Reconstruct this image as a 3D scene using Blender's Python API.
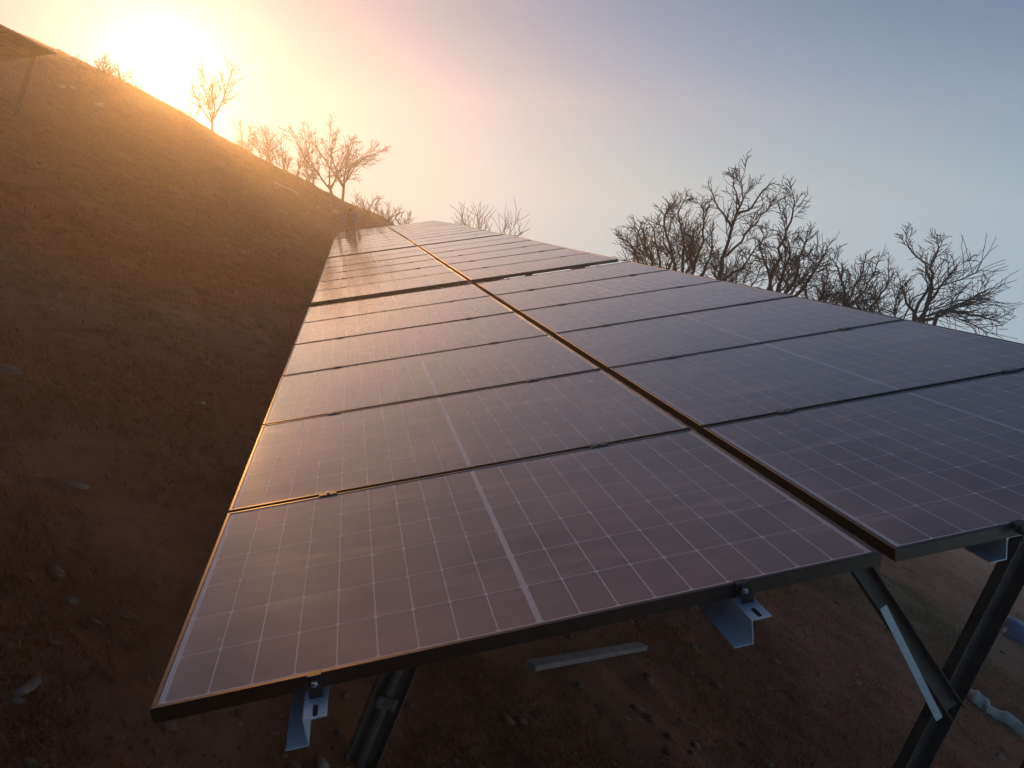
import bpy, math, random
import numpy as np
from mathutils import Vector, Matrix

R = math.radians
scene = bpy.context.scene
for ob in list(bpy.data.objects):
    bpy.data.objects.remove(ob)
C = scene.collection

# ------------------------------------------------------------------ camera
CAMZ = 1.62
FPX = 805.4
RIGHT = Vector((0.98132, -0.19238, 0.0))
UPV = Vector((0.042168, 0.215102, 0.975681))
FWD = Vector((0.187697, 0.957456, -0.219196))
cam_data = bpy.data.cameras.new("camera")
cam = bpy.data.objects.new("camera", cam_data)
C.objects.link(cam)
cam.matrix_world = Matrix(((RIGHT.x, UPV.x, -FWD.x, 0), (RIGHT.y, UPV.y, -FWD.y, 0),
                           (RIGHT.z, UPV.z, -FWD.z, CAMZ), (0, 0, 0, 1)))
cam_data.sensor_width = 36.0
cam_data.lens = FPX / 1024 * 36.0
cam_data.clip_start = 0.05
cam_data.clip_end = 20000
scene.camera = cam

# ------------------------------------------------------------------ sky, sun, exposure
SUN = Vector((-0.19075, 0.97373, 0.1262)).normalized()
EL = math.asin(SUN.z)
AZ = math.atan2(SUN.x, SUN.y)
world = bpy.data.worlds.new("World")
scene.world = world
world.use_nodes = True
wn = world.node_tree
wn.nodes.clear()


def N(nt, typ, **kw):
    n = nt.nodes.new(typ)
    for k, v in kw.items():
        setattr(n, k, v)
    return n


def math_node(nt, op, a, b=None, c=None, clamp=False):
    n = nt.nodes.new("ShaderNodeMath")
    n.operation = op
    n.use_clamp = clamp
    for i, v in enumerate((a, b, c)):
        if v is None:
            continue
        if isinstance(v, (int, float)):
            n.inputs[i].default_value = v
        else:
            nt.links.new(v, n.inputs[i])
    return n.outputs[0]


def mix_col(nt, fac, a, b, mode="MIX"):
    n = nt.nodes.new("ShaderNodeMix")
    n.data_type = "RGBA"
    n.blend_type = mode
    for sock, v in ((n.inputs["Factor"], fac), (n.inputs[6], a), (n.inputs[7], b)):
        if isinstance(v, (int, float)):
            sock.default_value = v
        elif isinstance(v, tuple):
            sock.default_value = (*v, 1.0) if len(v) == 3 else v
        else:
            nt.links.new(v, sock)
    return n.outputs[2]


SKY_STRENGTH = 0.052
sky = N(wn, "ShaderNodeTexSky", sky_type="NISHITA", sun_disc=False)
sky.sun_elevation = EL
sky.sun_rotation = AZ
sky.altitude = 300
sky.air_density = 1.0
sky.dust_density = 0.0
sky.ozone_density = 4.0
geo = N(wn, "ShaderNodeTexCoord")
# directions under the horizon take the colour of the horizon (hazy air over the valley)
sep = N(wn, "ShaderNodeSeparateXYZ")
wn.links.new(geo.outputs["Generated"], sep.inputs[0])
comb = N(wn, "ShaderNodeCombineXYZ")
wn.links.new(sep.outputs[0], comb.inputs[0])
wn.links.new(sep.outputs[1], comb.inputs[1])
wn.links.new(math_node(wn, "MAXIMUM", sep.outputs[2], 0.01), comb.inputs[2])
wn.links.new(comb.outputs[0], sky.inputs[0])
# aureole of the sun in dusty air
dot = N(wn, "ShaderNodeVectorMath", operation="DOT_PRODUCT")
nrm = N(wn, "ShaderNodeVectorMath", operation="NORMALIZE")
wn.links.new(geo.outputs["Generated"], nrm.inputs[0])
wn.links.new(nrm.outputs[0], dot.inputs[0])
dot.inputs[1].default_value = SUN
ang = math_node(wn, "ARCCOSINE", math_node(wn, "MINIMUM", dot.outputs["Value"], 1.0))
g1 = math_node(wn, "MULTIPLY", math_node(wn, "EXPONENT", math_node(wn, "MULTIPLY", ang, -1 / R(2.0))), 4.5)
g2 = math_node(wn, "MULTIPLY", math_node(wn, "EXPONENT", math_node(wn, "MULTIPLY", ang, -1 / R(22.0))), 0.16)
c1 = mix_col(wn, 1.0, (1.0, 0.90, 0.60), g1, "MULTIPLY")
c2 = mix_col(wn, 1.0, (0.62, 1.0, 0.66), g2, "MULTIPLY")
glow = mix_col(wn, 1.0, c1, c2, "ADD")
# pale band of dusty air low over the horizon
elv = math_node(wn, "ARCSINE", math_node(wn, "MAXIMUM", sep.outputs[2], 0.0))
g3 = math_node(wn, "EXPONENT", math_node(wn, "MULTIPLY", elv, -1 / R(7.5)))
band = mix_col(wn, 1.0, (0.13, 0.25, 0.42), g3, "MULTIPLY")
glow = mix_col(wn, 1.0, glow, band, "ADD")
bg1 = N(wn, "ShaderNodeBackground")
tint = mix_col(wn, 1.0, sky.outputs[0], (0.82, 1.01, 1.12), "MULTIPLY")
wn.links.new(tint, bg1.inputs[0])
bg1.inputs[1].default_value = SKY_STRENGTH
bg2 = N(wn, "ShaderNodeBackground")
wn.links.new(glow, bg2.inputs[0])
bg2.inputs[1].default_value = 1.0
add = N(wn, "ShaderNodeAddShader")
wn.links.new(bg1.outputs[0], add.inputs[0])
wn.links.new(bg2.outputs[0], add.inputs[1])
wo = N(wn, "ShaderNodeOutputWorld")
wn.links.new(add.outputs[0], wo.inputs[0])

sl = bpy.data.lights.new("sun", "SUN")
sl.energy = 2.5
sl.angle = R(0.53)
sl.color = (1.0, 0.44, 0.105)
so = bpy.data.objects.new("sun", sl)
C.objects.link(so)
so.rotation_euler = SUN.to_track_quat("Z", "Y").to_euler()
so.location = (-20, 60, 40)

vs = scene.view_settings
vs.view_transform = "Standard"
vs.look = "None"
vs.exposure = 0.36
vs.gamma = 1.0
vs.use_curve_mapping = False
cy = scene.cycles
cy.use_denoising = True
try:
    cy.denoiser = "OPENIMAGEDENOISE"
except Exception:
    pass
cy.max_bounces = 14
cy.diffuse_bounces = 3
cy.glossy_bounces = 4
cy.volume_bounces = 12
cy.use_adaptive_sampling = True
cy.adaptive_threshold = 0.015

HAZE_DENSITY = 0.0075


# ------------------------------------------------------------------ helpers
def at(px, py, Y):
    """point at world distance Y seen in direction (px, py) of the photograph"""
    d = RIGHT * ((px - 512) / FPX) - UPV * ((py - 384) / FPX) + FWD
    k = Y / d.y
    return Vector((0, 0, CAMZ)) + d * k


def tag(o, label=None, cat=None, group=None, kind=None):
    for k, v in (("label", label), ("category", cat), ("group", group), ("kind", kind)):
        if v:
            o[k] = v
    return o


def empty(name, loc=(0, 0, 0), rot=(0, 0, 0), **kw):
    o = bpy.data.objects.new(name, None)
    C.objects.link(o)
    o.location = loc
    o.rotation_euler = rot
    o.empty_display_size = 0.2
    return tag(o, **kw)


def mesh_obj(name, verts, faces, mat, parent=None, loc=None, smooth=False, mats=None, midx=None):
    me = bpy.data.meshes.new(name)
    me.from_pydata([tuple(v) for v in verts], [], [tuple(f) for f in faces])
    if mats:
        for m in mats:
            me.materials.append(m)
    elif mat:
        me.materials.append(mat)
    if midx is not None:
        me.polygons.foreach_set("material_index", midx)
    if smooth:
        me.polygons.foreach_set("use_smooth", [True] * len(me.polygons))
    me.validate()
    me.update()
    o = bpy.data.objects.new(name, me)
    C.objects.link(o)
    if parent:
        o.parent = parent
    if loc is not None:
        o.location = loc
    return o


class MB:
    """collects simple solids into one mesh"""

    def __init__(s):
        s.v, s.f = [], []

    def add(s, v, f):
        b = len(s.v)
        s.v += [tuple(p) for p in v]
        s.f += [tuple(i + b for i in q) for q in f]

    def box(s, lo, hi, M=None):
        (x0, y0, z0), (x1, y1, z1) = lo, hi
        v = [Vector(p) for p in ((x0, y0, z0), (x1, y0, z0), (x1, y1, z0), (x0, y1, z0),
                                 (x0, y0, z1), (x1, y0, z1), (x1, y1, z1), (x0, y1, z1))]
        if M:
            v = [M @ p for p in v]
        s.add(v, [(0, 3, 2, 1), (4, 5, 6, 7), (0, 1, 5, 4), (1, 2, 6, 5), (2, 3, 7, 6), (3, 0, 4, 7)])

    def tube(s, pts, rad, n=8, cap=True):
        v, f = tube_geo(pts, rad, n, cap)
        s.add(v, f)

    def extrude(s, prof, a, b, xdir, closed=True):
        """sweep a 2-D profile (x, z) from a to b; xdir is the profile's x axis"""
        a, b = Vector(a), Vector(b)
        t = (b - a).normalized()
        x = (Vector(xdir) - t * t.dot(Vector(xdir))).normalized()
        z = x.cross(t)
        n = len(prof)
        v = [a + x * p[0] + z * p[1] for p in prof] + [b + x * p[0] + z * p[1] for p in prof]
        f = [(i, (i + 1) % n, n + (i + 1) % n, n + i) for i in range(n)]
        s.add(v, f)

    def ends(s, quads, a, b, xdir):
        a, b = Vector(a), Vector(b)
        t = (b - a).normalized()
        x = (Vector(xdir) - t * t.dot(Vector(xdir))).normalized()
        z = x.cross(t)
        for q in quads:
            s.add([a + x * p[0] + z * p[1] for p in q], [tuple(range(len(q)))])
            s.add([b + x * p[0] + z * p[1] for p in q], [tuple(reversed(range(len(q))))])

    def build(s, name, mat, parent=None, smooth=False, loc=None):
        return mesh_obj(name, s.v, s.f, mat, parent, loc, smooth)


def tube_geo(pts, rad, n=6, cap=True):
    pts = [Vector(p) for p in pts]
    k = len(pts)
    if not hasattr(rad, "__len__"):
        rad = [rad] * k
    v, f = [], []
    ref = None
    for i, p in enumerate(pts):
        t = (pts[min(i + 1, k - 1)] - pts[max(i - 1, 0)])
        if t.length < 1e-9:
            t = Vector((0, 0, 1))
        t.normalize()
        if ref is None:
            ref = Vector((1, 0, 0)) if abs(t.x) < 0.8 else Vector((0, 1, 0))
        x = ref - t * t.dot(ref)
        if x.length < 1e-4:
            x = t.orthogonal()
        x.normalize()
        ref = x
        y = t.cross(x)
        for j in range(n):
            a = 2 * math.pi * j / n
            v.append(p + (x * math.cos(a) + y * math.sin(a)) * rad[i])
    for i in range(k - 1):
        for j in range(n):
            f.append((i * n + j, i * n + (j + 1) % n, (i + 1) * n + (j + 1) % n, (i + 1) * n + j))
    if cap:
        f.append(tuple(reversed(range(n))))
        f.append(tuple((k - 1) * n + j for j in range(n)))
    return v, f


# value noise in numpy
_rng = np.random.RandomState(7)
_TAB = _rng.rand(256, 256)


def vnoise(x, y, seed=0):
    x = np.asarray(x, float) + seed * 17.31
    y = np.asarray(y, float) + seed * 9.77
    xi = np.floor(x).astype(int)
    yi = np.floor(y).astype(int)
    fx, fy = x - xi, y - yi
    fx = fx * fx * (3 - 2 * fx)
    fy = fy * fy * (3 - 2 * fy)
    a = _TAB[xi % 256, yi % 256]
    b = _TAB[(xi + 1) % 256, yi % 256]
    c = _TAB[xi % 256, (yi + 1) % 256]
    d = _TAB[(xi + 1) % 256, (yi + 1) % 256]
    return (a * (1 - fx) + b * fx) * (1 - fy) + (c * (1 - fx) + d * fx) * fy - 0.5


def sstep(a, b, x):
    t = np.clip((x - a) / (b - a), 0, 1)
    return t * t * (3 - 2 * t)


def softplus(x, k):
    return np.where(x / k > 30, x, k * np.log1p(np.exp(np.clip(x / k, -40, 30))))


FLOOR = -60.0


def gz(x, y, detail=True):
    """height of the hillside"""
    x = np.asarray(x, float)
    y = np.asarray(y, float)
    h = 10.2 - softplus(0.5 * x + 10.2, 0.5)          # slope of 1:2 down to the right, levels off high on the left
    h = h + 1.7 * sstep(31, 58, y)
    h = h + 0.45 * sstep(-5, -14, x) * sstep(31, 56, y)
    h = h - 0.26 * softplus(y - 64, 1.5)
    h = FLOOR + softplus(h - FLOOR, 3.0)
    r = np.hypot(x, y)
    h = h + 14 * vnoise(x / 260, y / 260, 3) * sstep(150, 500, r)
    if detail:
        h = h + 0.16 * vnoise(x / 2.3, y / 3.1, 1) * sstep(0, 5, r) + 0.07 * vnoise(x / 0.7, y / 1.1, 2)
        h = h + 0.5 * vnoise(x / 4.2, y / 6.0, 5) * sstep(30, 58, y)
        h = h + 0.10 * vnoise(x / 0.55 + 0.4 * vnoise(x, y / 2, 9), y / 3.6, 7) * sstep(1.5, 6, r)
        near = 1 - sstep(14, 30, r)
        c = vnoise(x / 0.16, y / 0.24, 4)
        h = h + near * (0.035 * c + 0.05 * np.maximum(0, vnoise(x / 0.31, y / 0.4, 6) - 0.1)
                        + 0.014 * vnoise(x / 0.06, y / 0.08, 8))
    return h


def g(x, y):
    return float(gz(np.array([x]), np.array([y]))[0])


# ------------------------------------------------------------------ materials
def new_mat(name):
    m = bpy.data.materials.new(name)
    m.use_nodes = True
    nt = m.node_tree
    nt.nodes.clear()
    out = nt.nodes.new("ShaderNodeOutputMaterial")
    b = nt.nodes.new("ShaderNodeBsdfPrincipled")
    nt.links.new(b.outputs[0], out.inputs[0])
    return m, nt, b, out


def noise(nt, scale, detail=4, rough=0.55, vec=None, dim=None):
    n = nt.nodes.new("ShaderNodeTexNoise")
    n.inputs["Scale"].default_value = scale
    n.inputs["Detail"].default_value = detail
    n.inputs["Roughness"].default_value = rough
    if vec is not None:
        nt.links.new(vec, n.inputs["Vector"])
    return n.outputs["Fac"]


def coords(nt, kind="Object", scale=None):
    t = nt.nodes.new("ShaderNodeTexCoord")
    o = t.outputs[kind]
    if scale:
        mp = nt.nodes.new("ShaderNodeMapping")
        mp.inputs["Scale"].default_value = scale
        nt.links.new(o, mp.inputs[0])
        o = mp.outputs[0]
    return o


def ramp(nt, fac, stops):
    r = nt.nodes.new("ShaderNodeValToRGB")
    els = r.color_ramp.elements
    els[0].position, els[0].color = stops[0][0], (*stops[0][1], 1)
    els[1].position, els[1].color = stops[-1][0], (*stops[-1][1], 1)
    for p, c in stops[1:-1]:
        e = els.new(p)
        e.color = (*c, 1)
    nt.links.new(fac, r.inputs[0])
    return r.outputs[0]


def bump(nt, b, h, strength=0.4, dist=0.02):
    n = nt.nodes.new("ShaderNodeBump")
    n.inputs["Strength"].default_value = strength
    n.inputs["Distance"].default_value = dist
    nt.links.new(h, n.inputs["Height"])
    nt.links.new(n.outputs[0], b.inputs["Normal"])


def simple(name, col, col2=None, rough=0.7, metal=0.0, scale=12.0, bstr=0.2, bdist=0.005, spec=0.5, detail=5):
    m, nt, b, _ = new_mat(name)
    v = coords(nt)
    f = noise(nt, scale, detail, 0.6, v)
    col2 = col2 or tuple(c * 0.6 for c in col)
    nt.links.new(ramp(nt, f, [(0.3, col2), (0.7, col)]), b.inputs["Base Color"])
    b.inputs["Roughness"].default_value = rough
    b.inputs["Metallic"].default_value = metal
    b.inputs["Specular IOR Level"].default_value = spec
    if bstr:
        bump(nt, b, noise(nt, scale * 3, 4, 0.6, v), bstr, bdist)
    return m


PW, PP, PGAP, CGAP = 1.722, 1.134, 0.0201, 0.0428     # panel width, depth, row gap, column gap


def make_glass():
    m, nt, b, out = new_mat("solar_cells_under_glass")
    tc = nt.nodes.new("ShaderNodeTexCoord")
    sx = nt.nodes.new("ShaderNodeSeparateXYZ")
    nt.links.new(tc.outputs["Object"], sx.inputs[0])
    X, Y = sx.outputs[0], sx.outputs[1]
    hw = (PW / 2 - 0.006 - 0.024) / 9
    my = 0.018
    ch = (PP - 2 * my) / 6
    M = lambda op, a, b_=None, c_=None: math_node(nt, op, a, b_, c_)
    xa = M("SUBTRACT", M("ABSOLUTE", M("SUBTRACT", X, PW / 2)), 0.006)
    fx = M("MULTIPLY", M("FRACT", M("DIVIDE", xa, hw)), hw)
    dx = M("MINIMUM", fx, M("SUBTRACT", hw, fx))
    ya = M("SUBTRACT", Y, my)
    fy = M("MULTIPLY", M("FRACT", M("DIVIDE", ya, ch)), ch)
    dy = M("MINIMUM", fy, M("SUBTRACT", ch, fy))
    lx = M("LESS_THAN", dx, 0.0016)
    ly = M("LESS_THAN", dy, 0.0013)
    dia = M("LESS_THAN", M("ADD", dx, dy), 0.0082)
    cen = M("LESS_THAN", xa, 0.0)
    mgx = M("GREATER_THAN", xa, 9 * hw)
    mgy = M("MAXIMUM", M("LESS_THAN", ya, 0.0), M("GREATER_THAN", ya, 6 * ch))
    inner = M("MAXIMUM", M("MAXIMUM", lx, ly), dia)
    wide = M("MAXIMUM", M("MAXIMUM", cen, mgx), mgy)
    # busbars run along the long side of the panel, ten to a cell
    fb = M("FRACT", M("DIVIDE", ya, ch / 10))
    bb = M("MULTIPLY", M("LESS_THAN", M("ABSOLUTE", M("SUBTRACT", fb, 0.5)), 0.035), 0.55)
    # thin film tone differs a little from cell to cell
    wn_ = nt.nodes.new("ShaderNodeTexWhiteNoise")
    wn_.noise_dimensions = "3D"
    cm = nt.nodes.new("ShaderNodeCombineXYZ")
    oi = nt.nodes.new("ShaderNodeObjectInfo")
    nt.links.new(M("FLOOR", M("DIVIDE", M("SUBTRACT", X, PW / 2), hw)), cm.inputs[0])
    nt.links.new(M("FLOOR", M("DIVIDE", ya, ch)), cm.inputs[1])
    nt.links.new(oi.outputs["Random"], cm.inputs[2])
    nt.links.new(cm.outputs[0], wn_.inputs[0])
    cell = mix_col(nt, wn_.outputs["Value"], (0.005, 0.005, 0.009), (0.022, 0.020, 0.030))
    cell = mix_col(nt, bb, cell, (0.16, 0.16, 0.17))
    cell = mix_col(nt, inner, cell, (0.92, 0.90, 0.88))
    cell = mix_col(nt, wide, cell, (0.85, 0.84, 0.83))
    # dust film plus painted flare haze, thicker in patches and in runs down the slope; specks of dirt
    off = nt.nodes.new("ShaderNodeVectorMath")
    off.operation = "MULTIPLY_ADD"
    off.inputs[1].default_value = (1, 1, 1)
    nt.links.new(tc.outputs["Object"], off.inputs[0])
    cv = nt.nodes.new("ShaderNodeCombineXYZ")
    nt.links.new(M("MULTIPLY", oi.outputs["Random"], 50.0), cv.inputs[0])
    nt.links.new(M("MULTIPLY", oi.outputs["Random"], 31.0), cv.inputs[1])
    nt.links.new(cv.outputs[0], off.inputs[2])
    P = off.outputs[0]
    d1 = noise(nt, 1.6, 5, 0.6, P)
    mp = nt.nodes.new("ShaderNodeMapping")
    mp.inputs["Scale"].default_value = (3.0, 26.0, 1)
    nt.links.new(P, mp.inputs[0])
    d2 = noise(nt, 1.0, 3, 0.6, mp.outputs[0])
    d3 = noise(nt, 160.0, 2, 0.5, P)
    dust_veil = M("ADD", M("MULTIPLY", d1, 0.84), M("MULTIPLY", d2, 0.24))
    dust_veil = M("ADD", dust_veil, M("MULTIPLY", d3, 0.04))
    edge = M("MULTIPLY", math_node(nt, "SUBTRACT", 1.0, M("DIVIDE", X, 0.10), clamp=True), M("MULTIPLY", d1, 0.30))
    sm = nt.nodes.new("ShaderNodeMapping")
    sm.inputs["Scale"].default_value = (1.2, 7.0, 1)
    sm.inputs["Rotation"].default_value = (0, 0, 0.6)
    nt.links.new(P, sm.inputs[0])
    smear = math_node(nt, "MULTIPLY", math_node(nt, "SUBTRACT", noise(nt, 1.3, 4, 0.6, sm.outputs[0]), 0.55), 2.0, clamp=True)
    dust_veil = M("ADD", M("ADD", dust_veil, edge), smear)
    dust_veil = math_node(nt, "ADD", dust_veil, 0.0, clamp=True)
    vo = nt.nodes.new("ShaderNodeTexVoronoi")
    vo.inputs["Scale"].default_value = 5.0
    nt.links.new(P, vo.inputs["Vector"])
    sc_ = nt.nodes.new("ShaderNodeSeparateColor")
    nt.links.new(vo.outputs["Color"], sc_.inputs[0])
    spot_r = M("MULTIPLY", M("GREATER_THAN", sc_.outputs[0], 0.45), M("MULTIPLY", sc_.outputs[1], 0.045))
    spot = M("LESS_THAN", M("ADD", vo.outputs["Distance"], M("MULTIPLY", M("SUBTRACT", d3, 0.5), 0.03)), spot_r)
    col = mix_col(nt, math_node(nt, "MULTIPLY", dust_veil, math_node(nt, "SUBTRACT", 1.0, math_node(nt, "MULTIPLY", math_node(nt, "MAXIMUM", inner, wide), 0.5))), cell, (0.55, 0.375, 0.315))
    col = mix_col(nt, M("MULTIPLY", spot, 0.45), col, (0.55, 0.5, 0.44))
    nt.links.new(col, b.inputs["Base Color"])
    rg = M("ADD", M("MULTIPLY", dust_veil, 0.07), 0.06)
    rg = M("ADD", rg, M("MULTIPLY", spot, 0.5))
    nt.links.new(rg, b.inputs["Roughness"])
    b.inputs["IOR"].default_value = 1.58
    bump(nt, b, noise(nt, 420, 2, 0.5, tc.outputs["Object"]), 0.02, 0.0006)
    gl = nt.nodes.new("ShaderNodeBsdfAnisotropic")
    gl.inputs["Color"].default_value = (1.0, 0.84, 0.70, 1)
    gl.inputs["Roughness"].default_value = 0.58
    mx = nt.nodes.new("ShaderNodeMixShader")
    nt.links.new(M("MULTIPLY", dust_veil, 0.07), mx.inputs[0])
    nt.links.new(b.outputs[0], mx.inputs[1])
    nt.links.new(gl.outputs[0], mx.inputs[2])
    nt.links.new(mx.outputs[0], out.inputs[0])
    return m


def make_ground():
    m, nt, b, out = new_mat("dry_hillside_earth")
    v = coords(nt, "Object", (1.0, 0.6, 1.0))
    big = noise(nt, 0.35, 6, 0.6, v)
    mid = noise(nt, 2.2, 6, 0.65, v)
    fine = noise(nt, 16.0, 6, 0.7, v)
    tiny = noise(nt, 75.0, 4, 0.7, v)
    earth = ramp(nt, mid, [(0.25, (0.19, 0.060, 0.027)), (0.5, (0.34, 0.112, 0.054)), (0.75, (0.46, 0.175, 0.092))])
    grass = ramp(nt, fine, [(0.3, (0.15, 0.065, 0.027)), (0.7, (0.33, 0.145, 0.062))])
    red = ramp(nt, fine, [(0.3, (0.16, 0.045, 0.018)), (0.7, (0.32, 0.10, 0.044))])
    f1 = math_node(nt, "MULTIPLY", math_node(nt, "SUBTRACT", big, 0.48), 5.0, clamp=True)
    f2 = math_node(nt, "MULTIPLY", math_node(nt, "SUBTRACT", noise(nt, 0.9, 5, 0.6, v), 0.52), 6.0, clamp=True)
    col = mix_col(nt, math_node(nt, "MULTIPLY", f1, 0.65), earth, grass)
    col = mix_col(nt, math_node(nt, "MULTIPLY", f2, 0.6), col, red)
    # straw and pale litter
    lit = math_node(nt, "MULTIPLY", math_node(nt, "SUBTRACT", tiny, 0.60), 9.0, clamp=True)
    lit2 = math_node(nt, "MULTIPLY", math_node(nt, "SUBTRACT", noise(nt, 3.4, 4, 0.6, v), 0.47), 4.0, clamp=True)
    col = mix_col(nt, math_node(nt, "MULTIPLY", math_node(nt, "MULTIPLY", lit, lit2), 0.6), col, (0.36, 0.25, 0.18))
    dark = math_node(nt, "MULTIPLY", math_node(nt, "SUBTRACT", noise(nt, 6.0, 6, 0.7, v), 0.50), 5.0, clamp=True)
    col = mix_col(nt, math_node(nt, "MULTIPLY", dark, 0.7), col, (0.055, 0.024, 0.012))
    # green turf on the terrace beside the row
    tv = nt.nodes.new("ShaderNodeVectorMath")
    tv.operation = "DISTANCE"
    tv.inputs[1].default_value = (6.6, 8.4, -3.3)
    nt.links.new(coords(nt, "Object"), tv.inputs[0])
    turf = math_node(nt, "SUBTRACT", 1.25, math_node(nt, "DIVIDE", tv.outputs["Value"], 2.6), clamp=True)
    turf = math_node(nt, "MULTIPLY", turf, math_node(nt, "MULTIPLY", math_node(nt, "SUBTRACT", mid, 0.32), 4.0, clamp=True))
    col = mix_col(nt, math_node(nt, "MULTIPLY", turf, 0.8), col, (0.115, 0.10, 0.028))
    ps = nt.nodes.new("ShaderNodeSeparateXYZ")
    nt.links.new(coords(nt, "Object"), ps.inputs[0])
    val = math_node(nt, "MULTIPLY", math_node(nt, "SUBTRACT", -14.0, ps.outputs[2]), 0.05, clamp=True)  # unseen low ground painted pale to bounce light up into the haze
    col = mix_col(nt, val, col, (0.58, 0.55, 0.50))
    nt.links.new(col, b.inputs["Base Color"])
    b.inputs["Roughness"].default_value = 0.95
    b.inputs["Specular IOR Level"].default_value = 0.15
    hh = math_node(nt, "ADD", fine, math_node(nt, "MULTIPLY", tiny, 0.5))
    bump(nt, b, hh, 0.7, 0.04)
    return m


MAT = {}
MAT["glass"] = make_glass()
MAT["ground"] = make_ground()
MAT["frame"] = simple("dark_anodised_aluminium", (0.115, 0.090, 0.076), (0.085, 0.068, 0.058), 0.36, 1.0, 40, 0.04, 0.0005)
MAT["backsheet"] = simple("dark_backsheet", (0.06, 0.055, 0.055), (0.045, 0.04, 0.04), 0.6, 0, 8, 0)
MAT["galv"] = simple("galvanised_steel", (0.86, 0.86, 0.86), (0.70, 0.70, 0.69), 0.38, 0.35, 22, 0.05, 0.001)
MAT["dull_steel"] = simple("weathered_steel_channel", (0.20, 0.162, 0.138), (0.115, 0.092, 0.078), 0.5, 0.45, 14, 0.15, 0.002)
MAT["bolt"] = simple("zinc_bolt", (0.72, 0.72, 0.72), (0.55, 0.55, 0.55), 0.3, 1.0, 60, 0)
MAT["clamp"] = simple("black_clamp", (0.03, 0.03, 0.03), (0.02, 0.02, 0.02), 0.4, 0.3, 30, 0)
MAT["slot"] = simple("slot_shadow_steel", (0.02, 0.02, 0.02), (0.012, 0.012, 0.012), 0.8, 0.0, 30, 0)
MAT["bark"] = simple("bare_bark", (0.085, 0.058, 0.042), (0.045, 0.030, 0.022), 0.9, 0, 25, 0.5, 0.01, 0.2)
MAT["twig"] = simple("bare_twigs", (0.095, 0.060, 0.042), (0.055, 0.034, 0.024), 0.85, 0, 18, 0, spec=0.2)
MAT["straw_twig"] = simple("pale_dry_twigs", (0.22, 0.15, 0.07), (0.13, 0.085, 0.04), 0.85, 0, 18, 0, spec=0.2)
MAT["stone"] = simple("hill_stone", (0.34, 0.21, 0.145), (0.20, 0.11, 0.072), 0.9, 0, 9, 0.5, 0.02, 0.2)
MAT["pale_stone"] = simple("pale_limestone", (0.62, 0.5, 0.40), (0.42, 0.32, 0.25), 0.85, 0, 7, 0.4, 0.02, 0.2)
MAT["brick"] = simple("broken_brick", (0.28, 0.10, 0.055), (0.15, 0.055, 0.03), 0.9, 0, 16, 0.5, 0.01, 0.2)
MAT["plank"] = simple("weathered_plank", (0.40, 0.27, 0.22), (0.22, 0.14, 0.11), 0.8, 0, 9, 0.3, 0.005, 0.3)
MAT["blue"] = simple("blue_plastic", (0.012, 0.075, 0.36), (0.01, 0.05, 0.26), 0.45, 0, 4, 0.2, 0.02)
MAT["sack"] = simple("white_woven_plastic", (0.70, 0.60, 0.48), (0.50, 0.40, 0.30), 0.6, 0, 7, 0.5, 0.02)
MAT["skin"] = simple("skin", (0.42, 0.24, 0.16), (0.36, 0.2, 0.13), 0.5, 0, 20, 0)
MAT["jacket"] = simple("grey_blue_jacket", (0.30, 0.33, 0.45), (0.22, 0.245, 0.34), 0.8, 0, 10, 0.2, 0.01)
MAT["trousers"] = simple("dark_trousers", (0.035, 0.03, 0.03), (0.02, 0.018, 0.018), 0.85, 0, 10, 0.2, 0.01)
MAT["hair"] = simple("dark_hair", (0.02, 0.014, 0.01), (0.012, 0.009, 0.007), 0.6, 0, 60, 0)
MAT["eye"] = simple("eye", (0.03, 0.02, 0.015), (0.02, 0.015, 0.01), 0.2, 0, 10, 0)


def make_grass_mat(turf=False):
    m, nt, b, out = new_mat("green_grass" if turf else "dry_grass")
    inf = nt.nodes.new("ShaderNodeNewGeometry")
    f = inf.outputs["Random Per Island"]
    col = ramp(nt, f, [(0.0, (0.20, 0.062, 0.028)), (0.45, (0.35, 0.12, 0.055)), (0.7, (0.25, 0.105, 0.04)),
                       (1.0, (0.42, 0.20, 0.10))])
    if turf:
        col = ramp(nt, f, [(0.0, (0.06, 0.065, 0.018)), (0.6, (0.115, 0.115, 0.03)), (1.0, (0.22, 0.17, 0.06))])
    nt.links.new(col, b.inputs["Base Color"])
    b.inputs["Roughness"].default_value = 0.75
    b.inputs["Specular IOR Level"].default_value = 0.2
    tr = nt.nodes.new("ShaderNodeBsdfTranslucent")
    nt.links.new(col, tr.inputs[0])
    mx = nt.nodes.new("ShaderNodeMixShader")
    mx.inputs[0].default_value = 0.6
    nt.links.new(b.outputs[0], mx.inputs[1])
    nt.links.new(tr.outputs[0], mx.inputs[2])
    nt.links.new(mx.outputs[0], out.inputs[0])
    return m


MAT["grass"] = make_grass_mat()
MAT["turf"] = make_grass_mat(True)


def make_litter_mat():
    m, nt, b, out = new_mat("dead_leaves")
    inf = nt.nodes.new("ShaderNodeNewGeometry")
    col = ramp(nt, inf.outputs["Random Per Island"], [(0.0, (0.12, 0.045, 0.02)), (0.5, (0.28, 0.13, 0.06)), (0.9, (0.36, 0.20, 0.11)), (1.0, (0.55, 0.38, 0.26))])
    nt.links.new(col, b.inputs["Base Color"])
    b.inputs["Roughness"].default_value = 0.7
    return m


MAT["litter"] = make_litter_mat()


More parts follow.
